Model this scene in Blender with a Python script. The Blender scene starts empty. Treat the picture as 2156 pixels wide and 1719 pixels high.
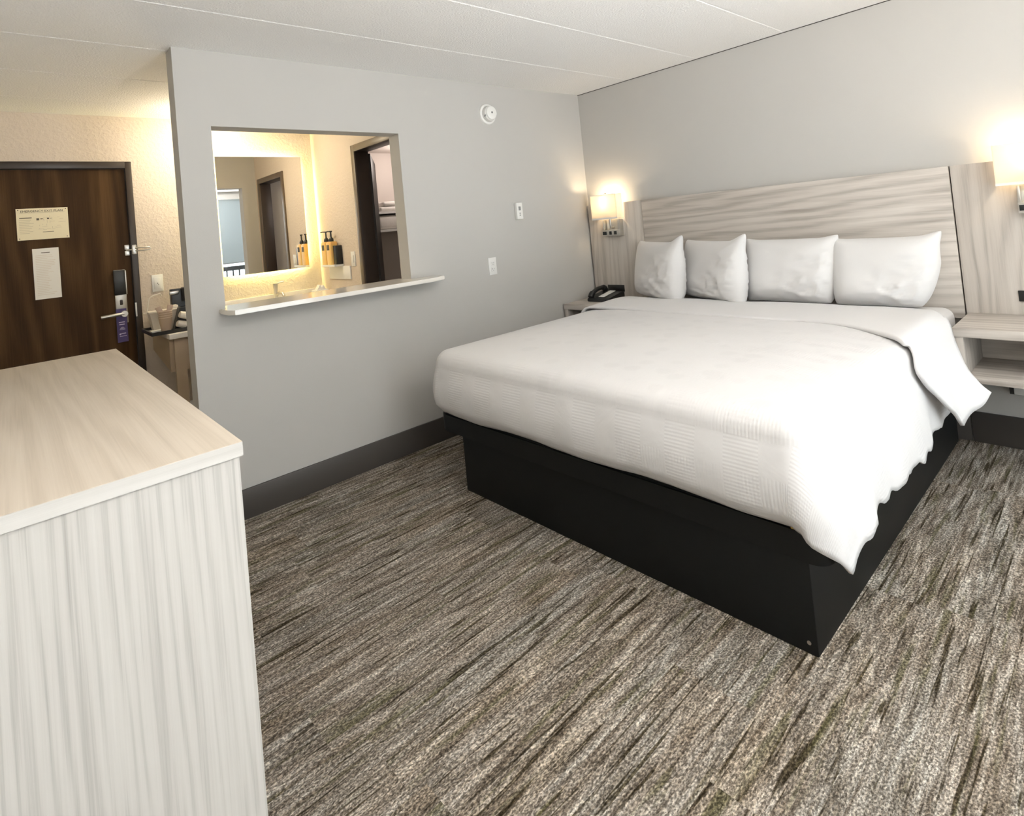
import bpy, bmesh, math, random
from mathutils import Vector, Matrix, noise as mnoise

S = bpy.context.scene
C = S.collection
random.seed(7)
PI = math.pi

# ------------------------------------------------------------------ camera
def cam_basis(yaw, pitch, roll):
    f = Vector((math.sin(yaw)*math.cos(pitch), math.cos(yaw)*math.cos(pitch), math.sin(pitch)))
    r = Vector((math.cos(yaw), -math.sin(yaw), 0.0))
    u = r.cross(f)
    return r*math.cos(roll)+u*math.sin(roll), -r*math.sin(roll)+u*math.cos(roll), f
cd = bpy.data.cameras.new('camera')
cam = bpy.data.objects.new('camera', cd); C.objects.link(cam)
R_, U_, F_ = cam_basis(0.7174, 0.0291, -0.0946)
M_ = Matrix((R_, U_, -F_)).transposed().to_4x4()
M_.translation = Vector((-3.824, -3.1462, 1.3903))
cam.matrix_world = M_
cd.sensor_fit = 'HORIZONTAL'; cd.sensor_width = 36.0
cd.lens = 1182.14/2156*36.0
cd.shift_x = (1078-1041.67)/2156; cd.shift_y = (436.98-859.5)/2156
cd.clip_start = 0.02
S.camera = cam

# ------------------------------------------------------------------ world, exposure, large lights
S.view_settings.view_transform = 'Standard'; S.view_settings.look = 'None'
S.view_settings.gamma = 1.0; S.view_settings.use_curve_mapping = False
S.view_settings.exposure = 0.20
W = bpy.data.worlds.new('sky'); S.world = W; W.use_nodes = True
W.node_tree.nodes['Background'].inputs[0].default_value = (0.62, 0.78, 0.9, 1)
W.node_tree.nodes['Background'].inputs[1].default_value = 1.0

def area(name, loc, rot, sx, sy, power, col, spread=None):
    l = bpy.data.lights.new(name, 'AREA'); l.shape = 'RECTANGLE'; l.size = sx; l.size_y = sy
    l.energy = power; l.color = col
    if spread: l.spread = spread
    o = bpy.data.objects.new(name, l); C.objects.link(o); o.location = loc; o.rotation_euler = rot
    return o
def point(name, loc, power, col, r=0.04):
    l = bpy.data.lights.new(name, 'POINT'); l.energy = power; l.color = col; l.shadow_soft_size = r
    o = bpy.data.objects.new(name, l); C.objects.link(o); o.location = loc
    return o
DAY = (0.86, 0.93, 1.0); WARM = (1.0, 0.76, 0.50)
area('daylight', (-1.9, -5.7, 1.5), (PI/2, 0, 0), 4.2, 2.7, 108, DAY)
area('ground_bounce_fill', (-2.0, -12.5, -2.2), (PI/2+.25, 0, 0), 18.0, 4.6, 1850, (.96, .975, 1.0))  # unseen low area lamp, added outside to brighten the ceiling

# ------------------------------------------------------------------ helpers
def new_bm(): return bmesh.new()
def add_box(bm, x0, x1, y0, y1, z0, z1, bev=0.0, seg=2):
    x0, x1 = min(x0, x1), max(x0, x1); y0, y1 = min(y0, y1), max(y0, y1); z0, z1 = min(z0, z1), max(z0, z1)
    m = Matrix.Translation(((x0+x1)/2, (y0+y1)/2, (z0+z1)/2)) @ Matrix.Diagonal((x1-x0, y1-y0, z1-z0, 1))
    r = bmesh.ops.create_cube(bm, size=1.0, matrix=m)
    if bev > 0:
        es = list({e for v in r['verts'] for e in v.link_edges})
        bmesh.ops.bevel(bm, geom=es, offset=bev, segments=seg, affect='EDGES', profile=0.5)
def add_prism(bm, pts, a0, a1, axis):
    """pts 2D polygon, extruded along axis: 'x' -> pts are (y,z); 'y' -> (x,z); 'z' -> (x,y)."""
    def mk(p, a):
        return {'x': (a, p[0], p[1]), 'y': (p[0], a, p[1]), 'z': (p[0], p[1], a)}[axis]
    va = [bm.verts.new(mk(p, a0)) for p in pts]; vb = [bm.verts.new(mk(p, a1)) for p in pts]
    bm.faces.new(va); bm.faces.new(list(reversed(vb)))
    n = len(pts)
    for i in range(n):
        bm.faces.new((va[i], vb[i], vb[(i+1) % n], va[(i+1) % n]))
    bmesh.ops.recalc_face_normals(bm, faces=bm.faces)
def add_lathe(bm, prof, c=(0, 0, 0), axis='z', n=32):
    """prof list of (r, h). axis direction of h."""
    rings = []
    for r, h in prof:
        ring = []
        for i in range(n):
            a = 2*PI*i/n; p, q = r*math.cos(a), r*math.sin(a)
            v = {'z': (p, q, h), 'y': (p, h, q), 'x': (h, p, q)}[axis]
            ring.append(bm.verts.new((v[0]+c[0], v[1]+c[1], v[2]+c[2])))
        rings.append(ring)
    for a, b in zip(rings, rings[1:]):
        for i in range(n):
            bm.faces.new((a[i], a[(i+1) % n], b[(i+1) % n], b[i]))
    if prof[0][0] > 1e-5: bm.faces.new(list(reversed(rings[0])))
    if prof[-1][0] > 1e-5: bm.faces.new(rings[-1])
    bmesh.ops.remove_doubles(bm, verts=bm.verts, dist=1e-6)
    bmesh.ops.recalc_face_normals(bm, faces=bm.faces)
def add_tube(bm, pts, r, n=12):
    pts = [Vector(p) for p in pts]; rings = []; last = None
    for i, p in enumerate(pts):
        d = (pts[min(i+1, len(pts)-1)]-pts[max(i-1, 0)]).normalized()
        if last is None: a = d.cross(Vector((0, 0, 1)) if abs(d.z) < .9 else Vector((1, 0, 0))).normalized()
        else: a = (last-d*last.dot(d)).normalized()
        last = a; b = d.cross(a)
        rings.append([bm.verts.new(p+(a*math.cos(2*PI*k/n)+b*math.sin(2*PI*k/n))*r) for k in range(n)])
    for A, B in zip(rings, rings[1:]):
        for k in range(n):
            bm.faces.new((A[k], A[(k+1) % n], B[(k+1) % n], B[k]))
    bm.faces.new(list(reversed(rings[0]))); bm.faces.new(rings[-1])
    bmesh.ops.recalc_face_normals(bm, faces=bm.faces)
ORG = {}
def obj(name, bm, mat, parent=None, smooth=False, label=None):
    """one mesh object; geometry is given in world coordinates."""
    me = bpy.data.meshes.new(name); bm.to_mesh(me); bm.free()
    o = bpy.data.objects.new(name, me); C.objects.link(o)
    if parent is not None:
        me.transform(Matrix.Translation(-ORG[parent.name])); o.parent = parent; ORG[o.name] = ORG[parent.name]
    else:
        lo = Vector((1e9,)*3); hi = Vector((-1e9,)*3)
        for v in me.vertices:
            for i in range(3): lo[i] = min(lo[i], v.co[i]); hi[i] = max(hi[i], v.co[i])
        g = Vector(((lo.x+hi.x)/2, (lo.y+hi.y)/2, lo.z))
        me.transform(Matrix.Translation(-g)); o.location = g; ORG[o.name] = g
    me.materials.append(mat)
    if smooth:
        for p in me.polygons: p.use_smooth = True
        if smooth != 'all':
            try: me.set_sharp_from_angle(angle=math.radians(40))
            except Exception: pass
    if label: o['label'] = label
    return o
def tag(o, label, cat, group=None, kind=None):
    o['label'] = label; o['category'] = cat
    if group: o['group'] = group
    if kind: o['kind'] = kind
    return o
def thing(name, loc, label, cat, group=None, kind=None):
    o = bpy.data.objects.new(name, None); C.objects.link(o); o.empty_display_size = .05
    o.location = loc; ORG[o.name] = Vector(loc)
    return tag(o, label, cat, group, kind)
def box(name, mat, parent, *a, bev=0.0, smooth=False, label=None, seg=2):
    bm = new_bm(); add_box(bm, *a, bev=bev, seg=seg); return obj(name, bm, mat, parent, smooth or bev > 0, label)
def boxes(name, mat, parent, lst, bev=0.0, label=None):
    bm = new_bm()
    for a in lst: add_box(bm, *a, bev=bev)
    return obj(name, bm, mat, parent, bev > 0, label)
def dup(root, delta, label):
    def cp(o, par):
        c = o.copy(); C.objects.link(c)
        if par is not None: c.parent = par
        for ch in [x for x in src if x.parent == o]: cp(ch, c)
        return c
    src = list(C.objects)
    r = cp(root, None); r.location = root.location+Vector(delta); r['label'] = label
    ORG[r.name] = r.location.copy()
    return r
def text(name, s, size, loc, mat, parent, rot=(PI/2, 0, 0), align='CENTER'):
    cu = bpy.data.curves.new(name, 'FONT'); cu.body = s; cu.size = size; cu.align_x = align; cu.align_y = 'CENTER'
    cu.extrude = 0.0004
    o = bpy.data.objects.new(name, cu); C.objects.link(o)
    bpy.context.view_layer.update()
    me = bpy.data.meshes.new_from_object(o.evaluated_get(bpy.context.evaluated_depsgraph_get()))
    bpy.data.objects.remove(o)
    o = bpy.data.objects.new(name, me); C.objects.link(o); me.materials.clear(); me.materials.append(mat)
    o.rotation_euler = rot
    o.parent = parent; o.location = Vector(loc)-ORG[parent.name]
    return o

# ------------------------------------------------------------------ materials
def mat(name):
    m = bpy.data.materials.new(name); m.use_nodes = True; nt = m.node_tree
    return m, nt, nt.nodes['Principled BSDF']
def simple(name, col, rough=0.6, metal=0.0, spec=None, **kw):
    m, nt, b = mat(name)
    b.inputs['Base Color'].default_value = (*col, 1); b.inputs['Roughness'].default_value = rough
    b.inputs['Metallic'].default_value = metal
    if spec is not None: b.inputs['Specular IOR Level'].default_value = spec
    for k, v in kw.items(): b.inputs[k].default_value = v
    return m
class NT:
    def __init__(s, nt): s.nt = nt
    def n(s, t, **kw):
        x = s.nt.nodes.new(t)
        for k, v in kw.items(): setattr(x, k, v)
        return x
    def l(s, a, b): s.nt.links.new(a, b)
    def coord(s, scale=(1, 1, 1), rot=(0, 0, 0), src='Object'):
        tc = s.n('ShaderNodeTexCoord'); mp = s.n('ShaderNodeMapping')
        mp.inputs['Scale'].default_value = scale; mp.inputs['Rotation'].default_value = rot
        s.l(tc.outputs[src], mp.inputs[0]); return mp.outputs[0]
    def noise(s, vec, scale, detail=4, rough=.5, dist=0.0):
        x = s.n('ShaderNodeTexNoise'); x.inputs['Scale'].default_value = scale; x.inputs['Detail'].default_value = detail
        x.inputs['Roughness'].default_value = rough; x.inputs['Distortion'].default_value = dist
        if vec is not None: s.l(vec, x.inputs['Vector'])
        return x.outputs['Fac']
    def ramp(s, fac, stops, interp='LINEAR'):
        r = s.n('ShaderNodeValToRGB'); r.color_ramp.interpolation = interp
        el = r.color_ramp.elements
        while len(el) < len(stops): el.new(.5)
        for e, (p, c) in zip(el, stops): e.position = p; e.color = (*c, 1)
        s.l(fac, r.inputs[0]); return r.outputs[0]
    def mix(s, fac, a, b, mode='MIX'):
        x = s.n('ShaderNodeMix'); x.data_type = 'RGBA'; x.blend_type = mode
        for sock, v in ((x.inputs[0], fac), (x.inputs[6], a), (x.inputs[7], b)):
            if isinstance(v, (int, float)): sock.default_value = v
            elif isinstance(v, tuple): sock.default_value = (*v, 1)
            else: s.l(v, sock)
        return x.outputs[2]
    def math(s, op, a, b=0.0):
        x = s.n('ShaderNodeMath'); x.operation = op
        for sock, v in ((x.inputs[0], a), (x.inputs[1], b)):
            if isinstance(v, (int, float)): sock.default_value = v
            else: s.l(v, sock)
        return x.outputs[0]
    def bump(s, h, strength, dist, bsdf):
        b = s.n('ShaderNodeBump'); b.inputs['Strength'].default_value = strength; b.inputs['Distance'].default_value = dist
        s.l(h, b.inputs['Height']); s.l(b.outputs[0], bsdf.inputs['Normal'])

def paint(name, col, bump=0.08, scale=260, rough=.85):
    m, nt, b = mat(name); N = NT(nt); v = N.coord()
    f = N.noise(v, 1.3, 3)
    c = N.mix(f, tuple(x*.97 for x in col), tuple(min(1, x*1.03) for x in col)); N.l(c, b.inputs['Base Color'])
    b.inputs['Roughness'].default_value = rough; b.inputs['Specular IOR Level'].default_value = .25
    N.bump(N.noise(v, scale, 3), bump, .004, b)
    return m
def textured_plaster(name, col, scale, strength, dist=.01):
    m, nt, b = mat(name); N = NT(nt); v = N.coord()
    b.inputs['Base Color'].default_value = (*col, 1); b.inputs['Roughness'].default_value = .9
    b.inputs['Specular IOR Level'].default_value = .2
    a = N.noise(v, scale, 5, .6); bb = N.noise(v, scale*.23, 3, .5)
    k = N.ramp(a, [(.42, (0, 0, 0)), (.66, (1, 1, 1))])
    h = N.math('ADD', N.math('MULTIPLY', k, .8), N.math('MULTIPLY', bb, .5))
    N.bump(h, strength, dist, b)
    return m
def wood(name, dark, mid, light, axis, fine=1.0, contrast=1.0, rough=.45, bands=1.0, wb=.55, wf=.34, st=.07, dist=9.0):
    """laminate or veneer; grain runs along axis."""
    m, nt, b = mat(name); N = NT(nt)
    i = 'xyz'.index(axis)
    sc = [1, 1, 1]; sc[i] = st
    v = N.coord(tuple(sc))
    warp = N.noise(v, 3.2, 3, .5)
    big = N.noise(v, 5.0*fine, 4, .55, 1.6)
    w = N.n('ShaderNodeTexWave'); w.wave_type = 'BANDS'; w.bands_direction = 'DIAGONAL'
    w.inputs['Scale'].default_value = 5.5*fine*bands; w.inputs['Distortion'].default_value = dist; w.inputs['Detail'].default_value = 3.0
    w.inputs['Detail Scale'].default_value = 1.1
    N.l(v, w.inputs['Vector'])
    sc2 = [1, 1, 1]; sc2[i] = .012
    fv = N.coord(tuple(sc2)); fi = N.noise(fv, 170*fine, 3, .6)
    a = N.math('ADD', N.math('MULTIPLY', big, wb), N.math('MULTIPLY', w.outputs['Fac'], .22))
    a = N.math('ADD', a, N.math('MULTIPLY', fi, wf+.55-wb))
    lo, hi = .52-.24/contrast, .52+.24/contrast
    c = N.ramp(a, [(max(0, lo), dark), (.52, mid), (min(1, hi), light)])
    N.l(c, b.inputs['Base Color']); b.inputs['Roughness'].default_value = rough
    b.inputs['Specular IOR Level'].default_value = .35 if rough < .6 else .16
    N.bump(fi, .06, .002, b)
    return m
def carpet():
    m, nt, b = mat('streaked_carpet'); N = NT(nt)
    tc = N.n('ShaderNodeTexCoord'); sp = N.n('ShaderNodeSeparateXYZ'); N.l(tc.outputs['Object'], sp.inputs[0])
    X, Y = sp.outputs[0], sp.outputs[1]
    row = N.math('FLOOR', N.math('DIVIDE', Y, .25))
    wn1 = N.n('ShaderNodeTexWhiteNoise'); wn1.noise_dimensions = '1D'; N.l(row, wn1.inputs['W'])
    col = N.math('FLOOR', N.math('ADD', N.math('DIVIDE', X, 1.0), wn1.outputs['Value']))
    cb = N.n('ShaderNodeCombineXYZ'); N.l(row, cb.inputs[0]); N.l(col, cb.inputs[1])
    wn = N.n('ShaderNodeTexWhiteNoise'); wn.noise_dimensions = '2D'; N.l(cb.outputs[0], wn.inputs['Vector'])
    off = N.math('MULTIPLY', wn.outputs['Value'], 37.0)
    def vec(sx, sy):
        c = N.n('ShaderNodeCombineXYZ'); N.l(N.math('MULTIPLY', X, sx), c.inputs[0]); N.l(N.math('MULTIPLY', Y, sy), c.inputs[1])
        N.l(off, c.inputs[2]); return c.outputs[0]
    streak = N.noise(vec(4.5, 46), 1.0, 4, .62, .4)
    streak2 = N.noise(vec(9, 95), 1.0, 3, .6, .3)
    broad = N.noise(vec(1.6, 8), 1.0, 3, .5)
    tuft = N.noise(vec(120, 190), 1.0, 3, .62)
    tv = N.n('ShaderNodeTexVoronoi'); tv.inputs['Scale'].default_value = 170; N.l(tc.outputs['Object'], tv.inputs['Vector'])
    a = N.math('ADD', N.math('MULTIPLY', streak, .60), N.math('MULTIPLY', streak2, .40))
    base = N.ramp(a, [(.30, (.068, .055, .042)), (.42, (.178, .15, .122)), (.52, (.285, .252, .218)), (.66, (.51, .475, .43))])
    tint = N.ramp(broad, [(.34, (.96, .99, 1.0)), (.52, (1, .98, .955)), (.70, (.96, .90, .82))])
    c = N.mix(1.0, base, tint, 'MULTIPLY')
    dash = N.noise(vec(2.6, 58), 1.0, 3, .55, .5)
    dk = N.ramp(dash, [(.35, (.24, .22, .165)), (.43, (1, 1, 1))])
    c = N.mix(1.0, c, dk, 'MULTIPLY')
    olive = N.noise(vec(2.4, 34), 1.0, 2, .5, .4)
    c = N.mix(N.ramp(olive, [(.58, (0, 0, 0)), (.68, (.7, .7, .7))]), c, (.105, .097, .050))
    sp2 = N.ramp(tuft, [(.37, (.44, .42, .39)), (.50, (.98, .98, .98)), (.63, (2.05, 2.02, 1.95))])
    c = N.mix(.95, c, sp2, 'MULTIPLY')
    N.l(c, b.inputs['Base Color']); b.inputs['Roughness'].default_value = 1.0; b.inputs['Specular IOR Level'].default_value = .05
    h = N.math('ADD', N.math('MULTIPLY', tuft, .7), N.math('MULTIPLY', a, .9))
    h = N.math('SUBTRACT', h, N.math('MULTIPLY', tv.outputs['Distance'], .35))
    N.bump(h, 1.0, .011, b)
    return m
def cloth(name, col, weave=900, strength=.12, wr=.25, rough=.9):
    m, nt, b = mat(name); N = NT(nt); v = N.coord()
    b.inputs['Base Color'].default_value = (*col, 1); b.inputs['Roughness'].default_value = rough
    b.inputs['Specular IOR Level'].default_value = .15
    b.inputs['Sheen Weight'].default_value = .15
    h = N.math('ADD', N.math('MULTIPLY', N.noise(v, weave, 2), .12), N.math('MULTIPLY', N.noise(v, 9, 4, .6, .6), wr))
    N.bump(h, strength, .03, b)
    return m
def matelasse(name, col):
    """white woven bedspread: blocks of fine ribs that cross in a plaid."""
    m, nt, b = mat(name); N = NT(nt)
    tc = N.n('ShaderNodeTexCoord'); sp = N.n('ShaderNodeSeparateXYZ'); N.l(tc.outputs['UV'], sp.inputs[0])
    X, Y = sp.outputs[0], sp.outputs[1]
    def ribs(c, p): return N.math('SINE', N.math('MULTIPLY', c, 2*PI/p))
    def band(c, p, ph):
        return N.math('GREATER_THAN', N.math('SINE', N.math('ADD', N.math('MULTIPLY', c, 2*PI/p), ph)), -.1)
    rx = N.math('MULTIPLY', ribs(X, .0115), band(Y, .21, .3))
    ry = N.math('MULTIPLY', ribs(Y, .0115), band(X, .21, 1.1))
    h = N.math('ADD', rx, ry)
    wr = N.noise(N.coord((1, 1, 1)), 5, 4, .6, .8)
    h = N.math('ADD', N.math('MULTIPLY', h, .045), N.math('MULTIPLY', wr, .55))
    # jacquard spots woven in the cloth
    vo = N.n('ShaderNodeTexVoronoi'); vo.inputs['Scale'].default_value = 8.0; N.l(tc.outputs['UV'], vo.inputs['Vector'])
    spot = N.ramp(vo.outputs['Distance'], [(.22, (.965, .965, .965)), (.34, (1, 1, 1))])
    c = N.mix(1.0, spot, col, 'MULTIPLY'); N.l(c, b.inputs['Base Color'])
    b.inputs['Roughness'].default_value = .9; b.inputs['Specular IOR Level'].default_value = .15; b.inputs['Sheen Weight'].default_value = .12
    N.bump(h, .21, .02, b)
    return m
def emit(name, col, strength):
    m = bpy.data.materials.new(name); m.use_nodes = True; nt = m.node_tree; nt.nodes.clear()
    e = nt.nodes.new('ShaderNodeEmission'); e.inputs[0].default_value = (*col, 1); e.inputs[1].default_value = strength
    o = nt.nodes.new('ShaderNodeOutputMaterial'); nt.links.new(e.outputs[0], o.inputs[0]); return m
def translucent(name, col, tcol, fac):
    m = bpy.data.materials.new(name); m.use_nodes = True; nt = m.node_tree; nt.nodes.clear()
    d = nt.nodes.new('ShaderNodeBsdfDiffuse'); d.inputs[0].default_value = (*col, 1)
    t = nt.nodes.new('ShaderNodeBsdfTranslucent'); t.inputs[0].default_value = (*tcol, 1)
    x = nt.nodes.new('ShaderNodeMixShader'); x.inputs[0].default_value = fac
    o = nt.nodes.new('ShaderNodeOutputMaterial')
    nt.links.new(d.outputs[0], x.inputs[1]); nt.links.new(t.outputs[0], x.inputs[2]); nt.links.new(x.outputs[0], o.inputs[0]); return m
def thin_glass(name, tint=(1, 1, 1), gloss=.06):
    m = bpy.data.materials.new(name); m.use_nodes = True; nt = m.node_tree; nt.nodes.clear()
    t = nt.nodes.new('ShaderNodeBsdfTransparent'); t.inputs[0].default_value = (*tint, 1)
    g = nt.nodes.new('ShaderNodeBsdfGlossy'); g.inputs['Roughness'].default_value = .02
    x = nt.nodes.new('ShaderNodeMixShader'); x.inputs[0].default_value = gloss
    o = nt.nodes.new('ShaderNodeOutputMaterial')
    nt.links.new(t.outputs[0], x.inputs[1]); nt.links.new(g.outputs[0], x.inputs[2]); nt.links.new(x.outputs[0], o.inputs[0]); return m

M_WALL = paint('greige_wall_paint', (.50, .485, .46))
M_WALL2 = paint('bounce_white_wall_paint', (.76, .75, .72))  # walls behind the camera, made lighter to bounce fill light
M_ENTRY = textured_plaster('textured_beige_wall', (.65, .565, .485), 42, .42, .006)
M_BATH = paint('bathroom_wall_paint', (.62, .56, .52))
M_CEIL = textured_plaster('popcorn_ceiling', (.92, .91, .895), 95, .55, .008)
M_CARPET = carpet()
M_BASE = simple('dark_vinyl_baseboard', (.062, .054, .048), .45)
M_HBH = wood('grey_oak_laminate_across', (.30, .265, .232), (.485, .44, .395), (.59, .545, .495), 'y', 2.0, 1.0)
M_HBV = wood('grey_oak_laminate_upright', (.31, .275, .243), (.495, .45, .403), (.575, .53, .48), 'z', 1.9, .95)
M_NS = M_HBH
M_DRS = wood('pale_ash_laminate_upright', (.34, .325, .305), (.475, .46, .435), (.52, .505, .48), 'z', 1.7, .95, .5, 2.8, .30, .30, .035, 9.0)
M_DRT = wood('pale_ash_laminate_warm_lit', (.41, .35, .28), (.505, .435, .355), (.57, .50, .415), 'y', 1.5, .75, .45, 1.5, .35, .34, .05, 11.0)  # same ash laminate, with the warm light on the top put into its colour
M_DRE = wood('pale_ash_edge_band', (.37, .355, .335), (.50, .485, .46), (.55, .535, .51), 'x', 2.2, 1.3)
M_DOOR = wood('dark_oak_veneer', (.016, .0072, .0025), (.050, .0245, .0085), (.092, .049, .019), 'z', 1.0, .9, .62, .6, .62, .38, .11, 14.0)
M_FRAME = simple('dark_brown_door_frame', (.032, .022, .017), .4)
M_BDOOR = simple('near_black_door', (.010, .007, .006), .5, spec=.3)
M_CASING = simple('brown_painted_casing', (.10, .072, .05), .38)
M_BLACK = simple('black_bed_vinyl', (.0036, .0042, .0042), .5, spec=.3)
M_SHEET = cloth('white_cotton_sheet', (.655, .64, .635), 900, .10, .3)
M_PILLOW = cloth('white_pillowcase', (.70, .685, .675), 900, .14, .5)
M_SPREAD = matelasse('white_matelasse_bedspread', (.635, .62, .615))
M_WHITE = simple('white_plastic', (.80, .79, .76), .4)
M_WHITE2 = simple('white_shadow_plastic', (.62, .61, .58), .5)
M_DARKP = simple('dark_plastic', (.012, .012, .012), .35)
M_GREYP = simple('grey_plastic', (.25, .25, .25), .5)
M_QUARTZ = simple('white_quartz', (.80, .76, .70), .12)
M_NICKEL = simple('brushed_nickel', (.62, .60, .56), .32, 1.0)
M_SILVER = simple('satin_chrome', (.62, .60, .57), .35, 1.0)
M_MIRROR = simple('mirror_silver', (.93, .93, .92), .01, 1.0)
M_LED = emit('led_strip', (1.0, .87, .31), 78)
M_SHADE = translucent('lamp_shade_fabric', (.86, .82, .76), (.92, .86, .76), .55)
M_BULB = emit('lit_bulb', (1.0, .76, .46), 10)
M_GLASS = thin_glass('window_glass', (.97, .985, .98), .05)
M_ROLLER = translucent('grey_roller_shade_fabric', (.50, .56, .58), (.58, .64, .66), .30)
M_PAPER = simple('white_paper', (.82, .80, .76), .7)
M_CREAM = simple('cream_card', (.80, .72, .52), .6)
M_INK = simple('printed_ink', (.10, .085, .06), .7)
M_FAINT = simple('faint_print', (.56, .49, .36), .7)
M_FAINT2 = simple('pale_print', (.70, .62, .54), .7)
M_PURPLE = simple('purple_card', (.065, .045, .16), .55)
M_LILAC = simple('lilac_print', (.62, .55, .74), .6)
M_AMBER = simple('amber_lotion_bottle', (.82, .52, .16), .3, **{'Subsurface Weight': .15})
M_BEIGE = simple('vanity_beige_laminate', (.46, .36, .26), .45)
M_TOWEL = cloth('white_terry_towel', (.82, .78, .74), 300, .5, .4)
M_CUP = simple('kraft_paper_cup', (.48, .36, .26), .6)
M_CUP2 = simple('cup_rim_paper', (.66, .53, .41), .6)
M_PACK = simple('clear_wrapped_sachet', (.52, .38, .29), .35)
M_BUCKET = simple('white_ice_bucket_plastic', (.80, .74, .64), .35)
M_CAULK = simple('dark_ceiling_joint', (.05, .045, .04), .9)
M_BRASS = simple('brass_staple', (.55, .40, .12), .35, 1.0)

# ------------------------------------------------------------------ the setting
H = 2.44
def struct(name, o, label, cat): return tag(o, label, cat, None, 'structure')
XL, YB, YE, T = -4.15, -4.45, 1.7312, .12
PX = -3.147                                    # free end of the partition
OX0, OX1, OZ0, OZ1 = -2.988, -1.855, 1.055, 2.0395
NX = -1.705                                    # side wall of the vanity nook

bm = new_bm(); add_box(bm, XL-.1, .12, YB-.12, YE+.15, -.06, 0)
struct('floor', obj('floor', bm, M_CARPET), 'streaked taupe and olive carpet covering the room floor', 'floor')

# ceiling of long planks with v-grooves between them
bm = new_bm()
pts = [(YB-.12, H)]
ys = sorted([.073+.604*k for k in range(-7, 4)])
for y in ys:
    if YB < y < YE: pts += [(y-.006, H), (y, H+.005), (y+.006, H)]
pts += [(YE+.15, H), (YE+.15, H+.1), (YB-.12, H+.1)]
add_prism(bm, pts, XL-.1, .12, 'x')
struct('ceiling', obj('ceiling', bm, M_CEIL), 'white rough textured ceiling of long planks with thin seams', 'ceiling')

# partition with its pass-through opening
struct('wall_partition', boxes('wall_partition', M_WALL, None, [
    (PX, OX0, 0, T, 0, H), (OX1, 0, 0, T, 0, H), (OX0, OX1, 0, T, 0, OZ0), (OX0, OX1, 0, T, OZ1, H)]),
    'greige partition wall with a cut-out opening above a white ledge', 'wall')
struct('wall_headboard', boxes('wall_headboard', M_WALL, None, [(0, .12, YB-.12, YE+.15, 0, H)]), 'plain greige wall behind the bed headboard', 'wall')
struct('wall_left', boxes('wall_left', M_WALL2, None, [(XL-.1, XL, YB-.12, YE+.15, 0, H)]), 'side wall behind the dresser, whitened to bounce light', 'wall')
DX0, DX1, DZ = -4.095, -3.10, 2.104            # outside of the entry door frame
struct('wall_entry', boxes('wall_entry', M_ENTRY, None, [
    (XL, DX0, YE, YE+.15, 0, H), (DX1, 0, YE, YE+.15, 0, H), (DX0, DX1, YE, YE+.15, DZ, H)]),
    'rough textured beige wall around the dark entry door', 'wall')
BY0, BY1, BZ = .20, .95, 2.12                  # bathroom doorway, outside of casing
struct('wall_nook', boxes('wall_nook', M_ENTRY, None, [
    (NX, NX+.10, T, BY0+.05, 0, H), (NX, NX+.10, BY1-.05, YE, 0, H), (NX, NX+.10, BY0+.05, BY1-.05, BZ-.05, H)]),
    'beige side wall of the vanity nook with bathroom doorway', 'wall')
struct('ceiling_bathroom', boxes('ceiling_bathroom', M_BATH, None, [(NX+.10, 0, T, YE, 2.19, 2.25)]), 'lower plain bathroom ceiling beyond the doorway', 'ceiling')
struct('wall_bathroom', boxes('wall_bathroom', M_BATH, None, [(NX+.10, 0, YE-.012, YE, 0, 2.19), (-.012, 0, T, YE-.012, 0, 2.19)]), 'pinkish beige bathroom wall behind the towel shelf', 'wall')
# window wall behind the camera (the mirror shows a piece of it)
WX0, WX1, WZ0, WZ1 = -3.15, -.06, .10, 2.30
struct('wall_window', boxes('wall_window', M_WALL2, None, [
    (XL, WX0, YB-.12, YB, 0, H), (WX1, 0, YB-.12, YB, 0, H), (WX0, WX1, YB-.12, YB, 0, WZ0), (WX0, WX1, YB-.12, YB, WZ1, H)]),
    'wall around the wide balcony window, whitened to bounce light', 'wall')
w = thing('window_1', ((WX0+WX1)/2, YB-.06, WZ0), 'wide balcony window with white frame seen only in the mirror', 'window', None, 'structure')
boxes('window_frame', M_WHITE, w, [(WX0, WX1, YB-.09, YB-.03, WZ0, WZ0+.05), (WX0, WX1, YB-.09, YB-.03, WZ1-.05, WZ1),
      (WX0, WX0+.05, YB-.09, YB-.03, WZ0, WZ1), (WX1-.05, WX1, YB-.09, YB-.03, WZ0, WZ1), (-2.28, -2.22, YB-.09, YB-.03, WZ0, WZ1)])
box('pane', M_GLASS, w, WX0+.05, -2.28, YB-.064, YB-.058, WZ0+.05, WZ1-.05)
box('pane', M_GLASS, w, -2.22, WX1-.05, YB-.064, YB-.058, WZ0+.05, WZ1-.05)

struct('baseboard_partition', boxes('baseboard_partition', M_BASE, None, [(PX, -.017, -.015, 0, 0, .15), (PX-.012, PX, -.015, T, 0, .15)], bev=.003), 'dark vinyl baseboard along the partition wall', 'baseboard')
struct('baseboard_headboard', boxes('baseboard_headboard', M_BASE, None, [(-.015, 0, -2.452, -.0, 0, .16), (-.015, 0, YB, -2.456, 0, .16)], bev=.003), 'dark vinyl baseboard under the headboard wall nightstands', 'baseboard')
struct('trim_1', boxes('trim_1', M_CAULK, None, [(-.004, 0, YB, 0, H-.004, H)]), 'thin dark joint between headboard wall and ceiling', 'trim')

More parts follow.
